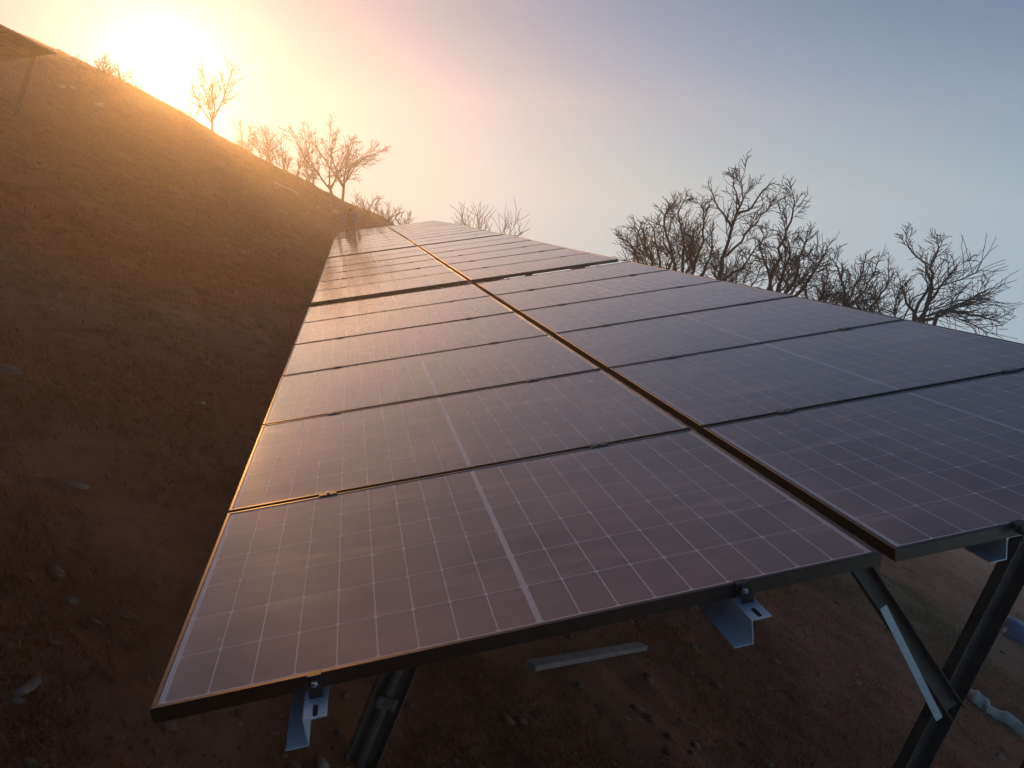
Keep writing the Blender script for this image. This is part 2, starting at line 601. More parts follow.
def make_rubble_mat():
    m, nt, b, out = new_mat("soil_and_stone_rubble")
    inf = nt.nodes.new("ShaderNodeNewGeometry")
    col = ramp(nt, inf.outputs["Random Per Island"], [(0.0, (0.14, 0.055, 0.028)), (0.6, (0.25, 0.115, 0.06)), (0.9, (0.28, 0.15, 0.09)), (1.0, (0.36, 0.23, 0.16))])
    nt.links.new(col, b.inputs["Base Color"])
    b.inputs["Roughness"].default_value = 0.9
    return m


MAT["rubble"] = make_rubble_mat()

# ------------------------------------------------------------------ the hillside
def graded(lo, hi, first, growth, limit):
    out = [0.0]
    s = first
    while out[-1] < hi:
        out.append(out[-1] + s)
        s = min(s * growth, limit)
    neg = [0.0]
    s = first
    while neg[-1] > lo:
        neg.append(neg[-1] - s)
        s = min(s * growth, limit)
    return np.array(sorted(set(neg[1:] + out)))


gx = graded(-60, 72, 0.035, 1.0145, 1.5)
gy = graded(-30, 88, 0.035, 1.0145, 1.5) + 2.2
# extra resolution along the crest of the hill
gy = np.unique(np.concatenate([gy, np.arange(54, 70, 0.35)]))
GX, GY = np.meshgrid(gx, gy)
GZ = gz(GX, GY)
nv, nu = GX.shape
verts = np.stack([GX.ravel(), GY.ravel(), GZ.ravel()], 1)
idx = np.arange(nv * nu).reshape(nv, nu)
quads = np.stack([idx[:-1, :-1].ravel(), idx[:-1, 1:].ravel(), idx[1:, 1:].ravel(), idx[1:, :-1].ravel()], 1)
me = bpy.data.meshes.new("hillside")
me.vertices.add(len(verts))
me.vertices.foreach_set("co", verts.ravel())
me.loops.add(quads.size)
me.loops.foreach_set("vertex_index", quads.ravel())
me.polygons.add(len(quads))
me.polygons.foreach_set("loop_start", np.arange(0, quads.size, 4))
me.polygons.foreach_set("loop_total", np.full(len(quads), 4))
me.polygons.foreach_set("use_smooth", np.ones(len(quads), bool))
me.materials.append(MAT["ground"])
me.update()
me.validate()
hill = bpy.data.objects.new("hillside", me)
C.objects.link(hill)
tag(hill, "brown dry hillside sloping up to the left under the low sun", "hillside", kind="structure")

# dry grass and litter
rng = np.random.RandomState(3)


def grass_field(name, n, seed, label, spot=None, mat="grass"):
    r_ = np.random.RandomState(seed)
    # denser close to the camera
    d = 2.0 + 56 * r_.rand(n) ** 1.55
    a = r_.uniform(R(-42), R(62), n)
    x = d * np.sin(a)
    y = d * np.cos(a)
    if spot:
        x, y = r_.normal(spot[0], spot[2], n), r_.normal(spot[1], spot[2], n)
        d = np.hypot(x, y)
    keep = vnoise(x / 0.8, y / 1.3, 11) + 0.5 * vnoise(x / 0.25, y / 0.3, 12) > -0.08
    x, y, d = x[keep], y[keep], d[keep]
    n = len(x)
    V, F = [], []
    nb = 5
    cx = np.repeat(x, nb) + r_.normal(0, 0.10, n * nb)
    cyy = np.repeat(y, nb) + r_.normal(0, 0.10, n * nb)
    z = gz(cx, cyy) - 0.006
    dd = np.repeat(d, nb)
    h = r_.uniform(0.006, 0.030, n * nb) * (1 + dd * 0.055) * 1.0
    w = r_.uniform(0.0015, 0.004, n * nb) * (1 + dd * 0.10)
    th = r_.uniform(0, 2 * math.pi, n * nb)
    lean = r_.uniform(0.3, 1.5, n * nb)
    dx, dy = np.cos(th), np.sin(th)
    ph = th + math.pi / 2 + r_.normal(0, 0.5, n * nb)
    wx, wy = np.cos(ph) * w, np.sin(ph) * w
    base1 = np.stack([cx - wx, cyy - wy, z], 1)
    base2 = np.stack([cx + wx, cyy + wy, z], 1)
    m1 = np.stack([cx + dx * h * lean * 0.35 - wx * .7, cyy + dy * h * lean * 0.35 - wy * .7, z + h * 0.65 - dx * h * lean * .12], 1)
    m2 = np.stack([cx + dx * h * lean * 0.35 + wx * .7, cyy + dy * h * lean * 0.35 + wy * .7, z + h * 0.65 - dx * h * lean * .12], 1)
    tip = np.stack([cx + dx * h * lean, cyy + dy * h * lean, z + h - dx * h * lean * .4], 1)
    k = len(cx)
    vv = np.stack([base1, base2, m2, m1, tip], 1).reshape(-1, 3)
    o = np.arange(k) * 5
    me_ = bpy.data.meshes.new(name)
    me_.vertices.add(len(vv))
    me_.vertices.foreach_set("co", vv.ravel())
    loops = np.concatenate([np.stack([o, o + 1, o + 2, o + 3], 1).ravel(), np.stack([o + 3, o + 2, o + 4], 1).ravel()])
    me_.loops.add(len(loops))
    me_.loops.foreach_set("vertex_index", loops)
    me_.polygons.add(2 * k)
    ls = np.concatenate([np.arange(k) * 4, 4 * k + np.arange(k) * 3])
    lt = np.concatenate([np.full(k, 4), np.full(k, 3)])
    me_.polygons.foreach_set("loop_start", ls)
    me_.polygons.foreach_set("loop_total", lt)
    me_.materials.append(MAT[mat])
    me_.update()
    me_.validate()
    ob = bpy.data.objects.new(name, me_)
    C.objects.link(ob)
    return tag(ob, label, "grass", kind="stuff")


grass_field("dry_grass", 110000, 21, "short dry grass and straw strewn over the brown hillside")


def litter_field(name, n, seed, label):
    """dead leaves and chips of stone lying flat"""
    r_ = np.random.RandomState(seed)
    d = 1.2 + 22 * r_.rand(n) ** 1.7
    a = r_.uniform(R(-42), R(62), n)
    x, y = d * np.sin(a), d * np.cos(a)
    keep = vnoise(x / 0.5, y / 0.7, 31) + r_.uniform(-.3, .3, n) > -0.05
    x, y, d = x[keep], y[keep], d[keep]
    n = len(x)
    sz = (0.003 + 0.009 * r_.rand(n) ** 3) * (1 + .06 * d)
    th = r_.uniform(0, 2 * math.pi, n)
    asp = r_.uniform(.25, .8, n)
    z0 = gz(x, y) + 0.003
    tl, tm = r_.normal(0, .25, n), r_.normal(-.5, .25, n)
    P_ = []
    for (p, q) in ((-1, 0), (-.2, -1), (1, -.1), (.1, 1)):
        lx = p * sz * np.cos(th) - q * sz * asp * np.sin(th)
        ly = p * sz * np.sin(th) + q * sz * asp * np.cos(th)
        P_.append(np.stack([x + lx, y + ly, z0 + lx * tm + ly * tl + sz * .25], 1))
    vv = np.stack(P_, 1).reshape(-1, 3)
    me_ = bpy.data.meshes.new(name)
    me_.vertices.add(len(vv))
    me_.vertices.foreach_set("co", vv.ravel())
    me_.loops.add(4 * n)
    me_.loops.foreach_set("vertex_index", np.arange(4 * n))
    me_.polygons.add(n)
    me_.polygons.foreach_set("loop_start", np.arange(n) * 4)
    me_.polygons.foreach_set("loop_total", np.full(n, 4))
    me_.materials.append(MAT["litter"])
    me_.update()
    me_.validate()
    ob = bpy.data.objects.new(name, me_)
    C.objects.link(ob)
    return tag(ob, label, "litter", kind="stuff")


grass_field("green_grass", 9000, 22, "patch of dull green grass on the terrace seen between the legs at lower right", (6.6, 8.4, 1.5), "turf")


def rubble_field(name, n, seed, label):
    """small angular stones and clods half sunk in the soil"""
    r_ = np.random.RandomState(seed)
    d = 1.5 + 26 * r_.rand(n) ** 1.6
    a = r_.uniform(R(-42), R(62), n)
    x, y = d * np.sin(a), d * np.cos(a)
    keep = vnoise(x / 0.9, y / 1.2, 41) + r_.uniform(-.35, .35, n) > 0.02
    x, y, d = x[keep], y[keep], d[keep]
    n = len(x)
    sz = (0.005 + 0.026 * r_.rand(n) ** 4) * (1 + .05 * d)
    z0 = gz(x, y) + sz * 0.10
    base = np.array([(1, 0, 0), (-1, 0, 0), (0, 1, 0), (0, -1, 0), (0, 0, 1), (0, 0, -1),
                     (.62, .62, .5), (-.6, .65, .45), (.6, -.6, .5), (-.62, -.6, .5)])
    tri = [(4, 6, 0), (4, 2, 6), (4, 7, 2), (4, 1, 7), (4, 9, 1), (4, 3, 9), (4, 8, 3), (4, 0, 8), (0, 6, 2), (2, 7, 1), (1, 9, 3), (3, 8, 0),
           (5, 0, 2), (5, 2, 1), (5, 1, 3), (5, 3, 0)]
    k = len(base)
    P_ = base[None] * (1 + r_.uniform(-.32, .32, (n, k, 1)))
    sc3 = np.stack([r_.uniform(.7, 1.5, n), r_.uniform(.6, 1.1, n), r_.uniform(.35, .8, n)], 1)
    P_ = P_ * sc3[:, None] * sz[:, None, None]
    th = r_.uniform(0, 6.283, n)[:, None]
    X_ = P_[..., 0] * np.cos(th) - P_[..., 1] * np.sin(th) + x[:, None]
    Y_ = P_[..., 0] * np.sin(th) + P_[..., 1] * np.cos(th) + y[:, None]
    Z_ = P_[..., 2] + z0[:, None] - 0.5 * (X_ - x[:, None])
    vv = np.stack([X_, Y_, Z_], -1).reshape(-1, 3)
    t_ = np.array(tri)
    ff = (t_[None] + (np.arange(n) * k)[:, None, None]).reshape(-1)
    me_ = bpy.data.meshes.new(name)
    me_.vertices.add(len(vv))
    me_.vertices.foreach_set("co", vv.ravel())
    me_.loops.add(len(ff))
    me_.loops.foreach_set("vertex_index", ff)
    me_.polygons.add(len(ff) // 3)
    me_.polygons.foreach_set("loop_start", np.arange(len(ff) // 3) * 3)
    me_.polygons.foreach_set("loop_total", np.full(len(ff) // 3, 3))
    me_.materials.append(MAT["rubble"])
    me_.update()
    me_.validate()
    ob = bpy.data.objects.new(name, me_)
    C.objects.link(ob)
    return tag(ob, label, "rubble", kind="stuff")


rubble_field("rubble", 9000, 51, "small angular stones and clods half buried in the brown soil")
litter_field("dead_leaves", 16000, 33, "dead leaves and small chips scattered over the bare earth")


# ------------------------------------------------------------------ solar tables
def panel_meshes():
    # frame ring: profile of (inset, height) swept round the rectangle
    prof = [(0, -0.035), (0, -0.0012), (0.0012, 0), (0.0105, 0), (0.011, -0.0006), (0.011, -0.0335), (0.030, -0.0335), (0.030, -0.035)]
    cor = [(0, 0, 1, 1), (PW, 0, -1, 1), (PW, PP, -1, -1), (0, PP, 1, -1)]
    v, f = [], []
    n = len(prof)
    for (x, y, sx, sy) in cor:
        for (i, z) in prof:
            v.append((x + sx * i, y + sy * i, z))
    for c in range(4):
        d = (c + 1) % 4
        for k in range(n):
            l = (k + 1) % n
            f.append((c * n + k, d * n + k, d * n + l, c * n + l))
    fr = bpy.data.meshes.new("panel_frame")
    fr.from_pydata(v, [], f)
    fr.materials.append(MAT["frame"])
    fr.update()
    # laminate: slab, cells on top, backsheet below
    i, zt, zb = 0.0112, -0.0022, -0.0072
    v = [(i, i, zt), (PW - i, i, zt), (PW - i, PP - i, zt), (i, PP - i, zt),
         (i, i, zb), (PW - i, i, zb), (PW - i, PP - i, zb), (i, PP - i, zb)]
    f = [(0, 1, 2, 3), (7, 6, 5, 4), (0, 4, 5, 1), (1, 5, 6, 2), (2, 6, 7, 3), (3, 7, 4, 0)]
    gl = bpy.data.meshes.new("solar_panel")
    gl.from_pydata(v, [], f)
    gl.materials.append(MAT["glass"])
    gl.materials.append(MAT["backsheet"])
    gl.polygons.foreach_set("material_index", [0, 1, 1, 1, 1, 1])
    gl.update()
    return gl, fr


GL, FR = panel_meshes()


def link_part(name, mesh, parent, loc=(0, 0, 0), rot=None):
    o = bpy.data.objects.new(name, mesh)
    C.objects.link(o)
    o.parent = parent
    o.location = loc
    if rot:
        o.rotation_euler = rot
    return o


def z_profile():
    t, w, h = 0.0025, 0.048, 0.062
    # open Z: top flange to the right, web, bottom flange to the left
    return [(-w, -h), (0, -h), (0, -t), (w, -t), (w, 0), (-t, 0), (-t, -h + t), (-w, -h + t)], \
        [[(-w, -h), (0, -h), (0, -h + t), (-t, -h + t), (-w, -h + t)],
         [(-t, -h + t), (0, -h + t), (0, -t), (-t, -t)],
         [(-t, -t), (0, -t), (w, -t), (w, 0), (-t, 0)]]


LV = 6 * PP + 5 * PGAP          # depth of one table
ZP, ZQ = z_profile()


def purlin_mesh(start=-0.104):
    m = MB()
    a, b_ = (0, start, 0), (0, LV + 0.104, 0)
    # swept along +y with the profile's x to the right
    n = len(ZP)
    v = [(p[0], a[1], p[1]) for p in ZP] + [(p[0], b_[1], p[1]) for p in ZP]
    f = [(i, (i + 1) % n, n + (i + 1) % n, n + i) for i in range(n)]
    m.add(v, f)
    for q in ZQ:
        m.add([(p[0], a[1], p[1]) for p in q], [tuple(range(len(q)))])
        m.add([(p[0], b_[1], p[1]) for p in q], [tuple(reversed(range(len(q))))])
    me = bpy.data.meshes.new("purlin")
    me.from_pydata(m.v, [], m.f)
    me.materials.append(MAT["galv"])
    me.update()
    return me


def slot_mesh():
    # solid dark plug on the top flange, coloured as the shade in a slotted hole
    m = MB()
    n = 10
    pts = []
    for i in range(n + 1):
        a = math.pi * i / n
        pts.append((0.0055 * math.cos(a), 0.014 + 0.0055 * math.sin(a)))
    for i in range(n + 1):
        a = math.pi + math.pi * i / n
        pts.append((0.0055 * math.cos(a), -0.014 + 0.0055 * math.sin(a)))
    k = len(pts)
    m.add([(p[0], p[1], 0.0006) for p in pts] + [(p[0], p[1], -0.0031) for p in pts],
          [tuple(range(k)), tuple(reversed(range(k, 2 * k)))] + [(i, k + i, k + (i + 1) % k, (i + 1) % k) for i in range(k)])
    me = bpy.data.meshes.new("slot")
    me.from_pydata(m.v, [], m.f)
    me.materials.append(MAT["slot"])
    me.update()
    return me


def clamp_meshes():
    m = MB()                                       # mid clamp: a bridge over two frames
    m.box((-0.030, -0.0165, 0.0006), (0.030, 0.0165, 0.0032))
    m.box((-0.032, -0.007, -0.036), (0.032, 0.007, 0.0005))
    mid = bpy.data.meshes.new("clamp")
    mid.from_pydata(m.v, [], m.f)
    mid.materials.append(MAT["clamp"])
    mid.update()
    m = MB()                                       # end clamp: a Z shaped hook on the outer frame edge
    m.box((-0.015, -0.0065, 0.0006), (0.015, 0.0085, 0.0032))
    m.box((-0.015, -0.0105, -0.014), (0.015, -0.0066, 0.0032))
    m.box((-0.015, -0.034, -0.0178), (0.015, -0.0067, -0.0142))
    m.box((-0.015, -0.034, -0.0365), (0.015, -0.0305, -0.0179))
    end = bpy.data.meshes.new("end_clamp")
    end.from_pydata(m.v, [], m.f)
    end.materials.append(MAT["clamp"])
    end.update()
    m = MB()                                       # hexagon socket bolt
    m.tube([(0, 0, 0), (0, 0, 0.007)], 0.0068, 12)
    m.tube([(0, 0, -0.0015), (0, 0, -0.0001)], 0.0095, 12)
    bo = bpy.data.meshes.new("bolt")
    bo.from_pydata(m.v, [], m.f)
    bo.materials.append(MAT["bolt"])
    bo.update()
    return mid, end, bo


PUR, SLOT = purlin_mesh(), slot_mesh()
PUR_FLUSH = purlin_mesh(0.004)
PUR_SHADED = PUR.copy()
PUR_SHADED.materials[0] = MAT["dull_steel"]  # darker steel copy, silhouette shade of the upper table put into its colour
MID, END, BOLT = clamp_meshes()
PUR_U = [0.321, 1.327]


def c_channel(m, a, b_, xdir, w=0.09, d=0.045, t=0.003):
    """C profile from a to b: web w wide facing -y, flanges d deep"""
    a, b_ = Vector(a), Vector(b_)
    prof = [(-w / 2, 0), (w / 2, 0), (w / 2, d), (w / 2 - t, d), (w / 2 - t, t), (-w / 2 + t, t), (-w / 2 + t, d), (-w / 2, d)]
    m.extrude(prof, a, b_, xdir)
    m.ends([[prof[0], prof[1], prof[4], prof[5]], [prof[1], prof[2], prof[3], prof[4]], [prof[0], prof[5], prof[6], prof[7]]], a, b_, xdir)


def solar_array(origin, U, V, label, columns=2, trusses=(0.46, 3.45, 6.4), group="solar tables standing in one row", detail=True):
    U = Vector(U).normalized()
    V = Vector(V)
    V = (V - U * U.dot(V)).normalized()
    W_ = U.cross(V)
    root = empty("solar_array", label=label, cat="solar array", group=group)
    root.matrix_world = Matrix(((U.x, V.x, W_.x, origin[0]), (U.y, V.y, W_.y, origin[1]), (U.z, V.z, W_.z, origin[2]), (0, 0, 0, 1)))
    rr = random.Random(int(origin[1] * 10))
    inv = root.matrix_world.inverted()
    for c in range(columns):
        u0 = c * (PW + CGAP)
        for k in range(6):
            p = link_part("solar_panel", GL, root, (u0 + rr.uniform(-.0015, .0015), k * (PP + PGAP), rr.uniform(-.001, .001)),
                          (rr.uniform(-.0012, .0012), rr.uniform(-.0012, .0012), 0))
            link_part("panel_frame", FR, p)
        for pu in PUR_U:
            pr = link_part("purlin", (PUR_FLUSH if c else PUR) if detail else PUR_SHADED, root, (u0 + pu, 0, -0.0372))
            if detail and not c:
                link_part("slot", SLOT, pr, (0.023, -0.078, 0))
            for k in range(7):
                y = k * (PP + PGAP) - PGAP / 2
                if k == 0:
                    cl = link_part("clamp", END, root, (u0 + pu + 0.024, 0, 0))
                    if detail:
                        link_part("bolt", BOLT, cl, (0, -0.022, -0.0125))
                elif k == 6:
                    cl = link_part("clamp", END, root, (u0 + pu + 0.024, LV, 0), (0, 0, math.pi))
                    if detail:
                        link_part("bolt", BOLT, cl, (0, -0.022, -0.0125))
                else:
                    cl = link_part("clamp", MID, root, (u0 + pu + 0.024, y, 0))
                    if detail:
                        link_part("bolt", BOLT, cl, (0, 0, 0.0042)).scale = (.62, .62, .5)
    wid = columns * PW + (columns - 1) * CGAP
    for tv in trusses:
        # rafter across the slope under the purlins
        m = MB()
        c_channel(m, (0.10, tv, -0.150), (wid - 0.10, tv, -0.150), (0, 0, 1), 0.08, 0.04)
        m.build("rafter", MAT["dull_steel"], root)

        def wpt(x, y, z):
            return inv @ Vector((x, y, z))
        ox, oy = origin[0], (root.matrix_world @ Vector((0.0, tv, 0))).y
        tops = [1.52] if columns == 1 else [0.62, 2.73, 3.32]
        for ti, tu in enumerate(tops):
            top = root.matrix_world @ Vector((tu, tv, -0.13))
            d = Vector((-0.41, 0, -1)).normalized()
            s = 0.0
            p = top.copy()
            for _ in range(400):
                if p.z < g(p.x, p.y) - 0.25:
                    break
                p = p + d * 0.02
            m = MB()
            off = Vector((0, 0.046, 0))
            c_channel(m, inv @ (top + off), inv @ (p + off), (1, 0, 0), 0.095, -0.045)
            post = m.build("post", MAT["dull_steel"], root)
            # telescopic inner tube with its bracket near the foot
            gp = p - d * 0.25
            a = gp - d * 0.20 + off
            m = MB()
            m.tube([inv @ (a - d * 0.11 - Vector((0, .022, 0))), inv @ (a + d * 0.30 - Vector((0, .022, 0)))], 0.016, 12)
            m.build("inner_tube", MAT["dull_steel"], post)
            m = MB()
            X = Vector((1, 0, 0)); X = (X - d * X.dot(d)).normalized(); Yv = d.cross(X)
            MM = Matrix(((X.x, Yv.x, -d.x, a.x), (X.y, Yv.y, -d.y, a.y), (X.z, Yv.z, -d.z, a.z), (0, 0, 0, 1)))
            MM = inv @ MM
            sy = -1 if (MM.to_3x3() @ Vector((0, 1, 0))).y > 0 else 1
            m.box((-0.030, sy * 0.050, -0.018), (0.030, sy * 0.044, 0.018), MM)
            m.build("bracket", MAT["dull_steel"], post)
            for bx in (-0.022, 0.022):
                for bz in (-0.011, 0.011):
                    m = MB()
                    m.tube([MM @ Vector((bx, sy * 0.050, bz)), MM @ Vector((bx, sy * 0.058, bz))], 0.0055, 8)
                    m.build("bracket_bolt", MAT["bolt"], post)
            if ti == 1:
                # brace from the rafter down to the middle of the post
                bt = root.matrix_world @ Vector((1.86, tv, -0.13))
                bb = top + d * ((top.z - (-0.03 + origin[2] - 0.57)) / -d.z)
                m = MB()
                q = Vector((0, -0.008, 0))
                c_channel(m, inv @ (bt + q), inv @ (bb + q + d * .02), (1, 0, 0), 0.062, -0.04)
                m.build("brace", MAT["dull_steel"], root)
                m = MB()
                s0 = bt + (bb - bt) * 0.40 + Vector((-0.030, -0.06, 0))
                s1 = bt + (bb - bt) * 1.02 + Vector((-0.105, -0.06, 0))
                fl = [(-0.0125, 0), (0.0125, 0), (0.0125, 0.004), (-0.0125, 0.004)]
                m.extrude(fl, inv @ s0, inv @ s1, (1, 0, 0))
                m.ends([fl], inv @ s0, inv @ s1, (1, 0, 0))
                m.build("strut", MAT["galv"], root)
    return root


ARR = [
    ((-0.4632, 1.6377, 0.5699), (0.99257, 0, 0.12169), (0, 1, 0),
     "nearest dark solar table of twelve panels with white cell grid and open metal ends"),
    ((-0.4599, 8.9489, 0.5692), (0.9926, 0.0012, 0.1214), (-0.0017, 1.0, 0.0036),
     "second solar table from the front, beyond the first wide gap in the row"),
    ((-0.4651, 16.2019, 0.5946), (0.9929, 0.0032, 0.1191), (-0.0037, 1.0, 0.004),
     "third solar table from the front, pale with sky glare, between two narrow dark gaps"),
    ((-0.4991, 23.25, 0.6226), (0.9931, -0.0058, 0.1172), (0.0066, 1.0, -0.0045),
     "farthest solar table in the row, with a person bending behind its far end"),
]
for o_, u_, v_, lab in ARR:
    solar_array(o_, u_, v_, lab)

solar_array((-7.76, 13.08, 4.56), (0.99257, 0, 0.12169), (0, 1, 0),
            "separate solar table higher on the hillside at left, seen from below against the sky", columns=1,
            trusses=(1.0, 3.6, 6.1), group=None, detail=False)


# ------------------------------------------------------------------ bare trees and shrubs
class Tree:
    def __init__(s, seed, twig_r=0.004, levels=3, dens=1.0):
        s.r = random.Random(seed)
        s.v, s.f = [], []
        s.tv, s.tf = [], []
        s.twig_r = twig_r
        s.levels = levels
        s.dens = dens
        s.lmax = 9.0

    def put(s, pts, rad, n, trunk=False):
        v, f = tube_geo(pts, rad, n, False)
        V, F = (s.tv, s.tf) if trunk else (s.v, s.f)
        b_ = len(V)
        V += v
        F += [tuple(i + b_ for i in q) for q in f]

    def wander(s, p, d, L, seg, jit, up):
        pts = [p.copy()]
        d = d.normalized()
        st = L / seg
        for i in range(seg):
            d = d + Vector((s.r.gauss(0, jit), s.r.gauss(0, jit), s.r.gauss(0, jit) + up * .5))
            d.normalize()
            p = p + d * st
            pts.append(p.copy())
        return pts

    def limb(s, pts, r0, r1, level, trunk=False, first=0.15, side=1.0, ratio=0.55):
        pts = [Vector(q) for q in pts]
        k = len(pts)
        rad = [r0 + (r1 - r0) * (i / (k - 1)) ** 0.8 for i in range(k)]
        s.put(pts, rad, 7 if r0 > 0.03 else (5 if r0 > 0.012 else 3), trunk)
        if level <= 0:
            return
        L = sum((pts[i + 1] - pts[i]).length for i in range(k - 1))
        n = max(4, int(s.dens * side * (4.5 + L * (6.0 if level >= 2 else 10.0))))
        n = min(n, 26)
        for j in range(n):
            t = first + (1 - first) * (j + s.r.random()) / n
            x = t * (k - 1)
            i = min(int(x), k - 2)
            p = pts[i].lerp(pts[i + 1], x - i)
            tan = (pts[i + 1] - pts[i]).normalized()
            az = s.r.uniform(0, 2 * math.pi)
            o = tan.orthogonal().normalized()
            o = Matrix.Rotation(az, 3, tan) @ o
            a = R(s.r.uniform(24, 58))
            d = tan * math.cos(a) + o * math.sin(a)
            l = L * ratio * s.r.uniform(0.45, 1.0) * (1.1 - 0.55 * t)
            l = min(max(l, 0.13), s.lmax)
            rc = max(rad[i] * s.r.uniform(0.32, 0.52), s.twig_r)
            q = s.wander(p, d, l, 5 if level > 1 else 4, 0.15, 0.06)
            s.limb(q, rc, s.twig_r * 0.7, level - 1)

    def build(s, name, loc, mat, tmat, **kw):
        root = empty(name, loc, **kw)
        L = Vector(loc)
        mesh_obj("trunk", [q - L for q in s.tv], s.tf, tmat, root, smooth=True)
        mesh_obj("crown", [q - L for q in s.v], s.f, mat, root)
        return root


def rise(t, pts, k=3):
    """densify a coarse limb with a little wobble"""
    out = []
    for i in range(len(pts) - 1):
        a, b_ = Vector(pts[i]), Vector(pts[i + 1])
        for j in range(k):
            q = a.lerp(b_, j / k)
            if j:
                e = (b_ - a).length * 0.05
                q += Vector((t.r.gauss(0, e), t.r.gauss(0, e), t.r.gauss(0, e * 0.5)))
            out.append(q)
    out.append(Vector(pts[-1]))
    return out


def P3(lst, Y, dz=0.0):
    out = []
    for q in lst:
        yy = Y + (q[2] if len(q) > 2 else 0.0)
        out.append(at(q[0], q[1], yy))
    return out


def ground_start(p):
    """the foot of a trunk straight below p"""
    return Vector((p.x - 0.08, p.y, g(p.x - 0.08, p.y) - 0.1))


def leader(t, px, Y, r0, r1, level, foot=None, **kw):
    pts = P3(px, Y)
    base = foot or ground_start(pts[0])
    t.limb(rise(t, [base, base.lerp(pts[0], .55), pts[0]], 3), r0 * 1.5, r0, 0, trunk=True)
    t.limb(rise(t, pts), r0, r1, level, trunk=False, **kw)
    return base


# the tall bare tree behind the right edge of the row
Y = 13.2
t = Tree(5, 0.0062, 3, 1.1)
b0 = leader(t, [(716, 296), (722, 268), (729, 240), (737, 212), (742, 192), (744, 174)], Y, 0.050, 0.005, 2, ratio=0.34)
t.limb(rise(t, P3([(732, 228), (723, 213, .1), (714, 198, .2), (708, 181, .3)], Y)), 0.026, 0.006, 1, side=1.1, ratio=.4)
t.limb(rise(t, P3([(736, 215), (752, 207, -.2), (763, 190, -.3), (774, 183, -.4)], Y)), 0.026, 0.006, 1, side=1.3, ratio=.4)
t.limb(rise(t, P3([(726, 256), (745, 234, .3), (760, 216, .5), (772, 204, .6)], Y)), 0.026, 0.006, 2, ratio=.4)
t.limb(rise(t, P3([(739, 204), (733, 186, .3), (735, 168, .4)], Y)), 0.018, 0.005, 1, ratio=.4)
t.limb(rise(t, P3([(719, 282), (742, 268, -.3), (757, 246, -.5), (768, 232, -.6)], Y)), 0.026, 0.006, 2, ratio=.45)
t.build("bare_tree", b0, MAT["twig"], MAT["bark"], label="tallest bare tree behind the right edge of the solar row, with an upright leader",
        cat="tree", group="bare trees beyond the right edge")


def bush(px_stems, Y, seed, name, label, r0=0.03, group="bare trees beyond the right edge", mat="twig", level=2, dens=1.0, twig=0.0062, ratio=.46, cat="tree", foot_px=None):
    t = Tree(seed, twig, 3, dens)
    foot = None
    for i, st in enumerate(px_stems):
        pts = P3(st, Y)
        if foot is None:
            f0 = at(*foot_px, Y) if foot_px else pts[0]
            foot = ground_start(f0)
        t.lmax = 0.62
        base = foot + Vector((t.r.gauss(0, .07), t.r.gauss(0, .07), 0))
        t.limb(rise(t, [base, base.lerp(pts[0], .6) + Vector((0, 0, -.1)), pts[0]], 3), r0 * 1.25, r0, 0, trunk=True)
        t.limb(rise(t, pts), r0, twig * 1.3, level, ratio=ratio)
    ends = [P3(st, Y) for st in px_stems]
    for k in range(5):
        a, b_ = t.r.sample(ends, 2)
        f = t.r.random()
        top = a[-1].lerp(b_[-1], f) + Vector((t.r.gauss(0, .12), t.r.gauss(0, .3), -t.r.uniform(.1, .6)))
        mid = a[0].lerp(b_[0], f) + Vector((t.r.gauss(0, .06), t.r.gauss(0, .15), 0))
        t.limb(rise(t, [foot.lerp(mid, .3), mid, mid.lerp(top, .5), top], 3), r0 * .5, twig * 1.2, 1, ratio=ratio * .7, first=.45)
    return t.build(name, foot, MAT[mat], MAT["bark"], label=label, cat=cat, group=group)


bush([[(640, 268), (634, 250, .3), (627, 240, .4), (617, 238, .5)], [(652, 268), (643, 244), (634, 224)],
      [(660, 270), (656, 244, -.3), (648, 222, -.4)], [(668, 272), (668, 250, .4), (660, 226, .5)]],
     15.5, 11, "bare_tree", "leftmost low bare tree of the clump behind the right edge", 0.03, dens=1.1, foot_px=(660, 300))
bush([[(676, 275), (670, 246), (664, 218), (669, 208)], [(682, 276), (684, 245, .3), (678, 214, .4), (684, 199, .4)],
      [(690, 280), (700, 250, -.3), (704, 222, -.4), (700, 205, -.4)], [(696, 282), (710, 258), (712, 230)],
      [(686, 280), (690, 256, .5), (693, 230, .6)]],
     14.4, 12, "bare_tree", "dense bushy bare tree just left of the tallest bare tree", 0.034, dens=1.15, foot_px=(688, 310))
bush([[(765, 296), (775, 268), (785, 238), (793, 212), (795, 200)], [(775, 300), (768, 270, .3), (760, 246, .4)],
      [(782, 300), (797, 274, -.2), (803, 250, -.3), (808, 238, -.4)], [(790, 302), (808, 280, .2), (820, 262, .3), (826, 252, .4)],
      [(770, 298), (782, 280, -.4), (790, 258, -.5), (781, 232, -.4)]],
     12.6, 13, "bare_tree", "thickly twigged bare tree just right of the tallest bare tree", 0.038, dens=1.15, foot_px=(778, 330))
bush([[(845, 304), (853, 290), (862, 274), (866, 258)], [(848, 306), (862, 294, .2), (872, 278, .3), (878, 262, .3)],
      [(844, 303), (843, 284, -.2), (838, 268, -.3), (832, 258, -.3)], [(870, 312), (878, 298, .2), (888, 282, .3), (888, 268, .3)],
      [(858, 312), (842, 302, .3), (826, 294, .3)]],
     11.6, 14, "bare_tree", "small bare tree with short crowded twigs, second from the right end", 0.026, dens=1.05, twig=.0056, foot_px=(856, 335))
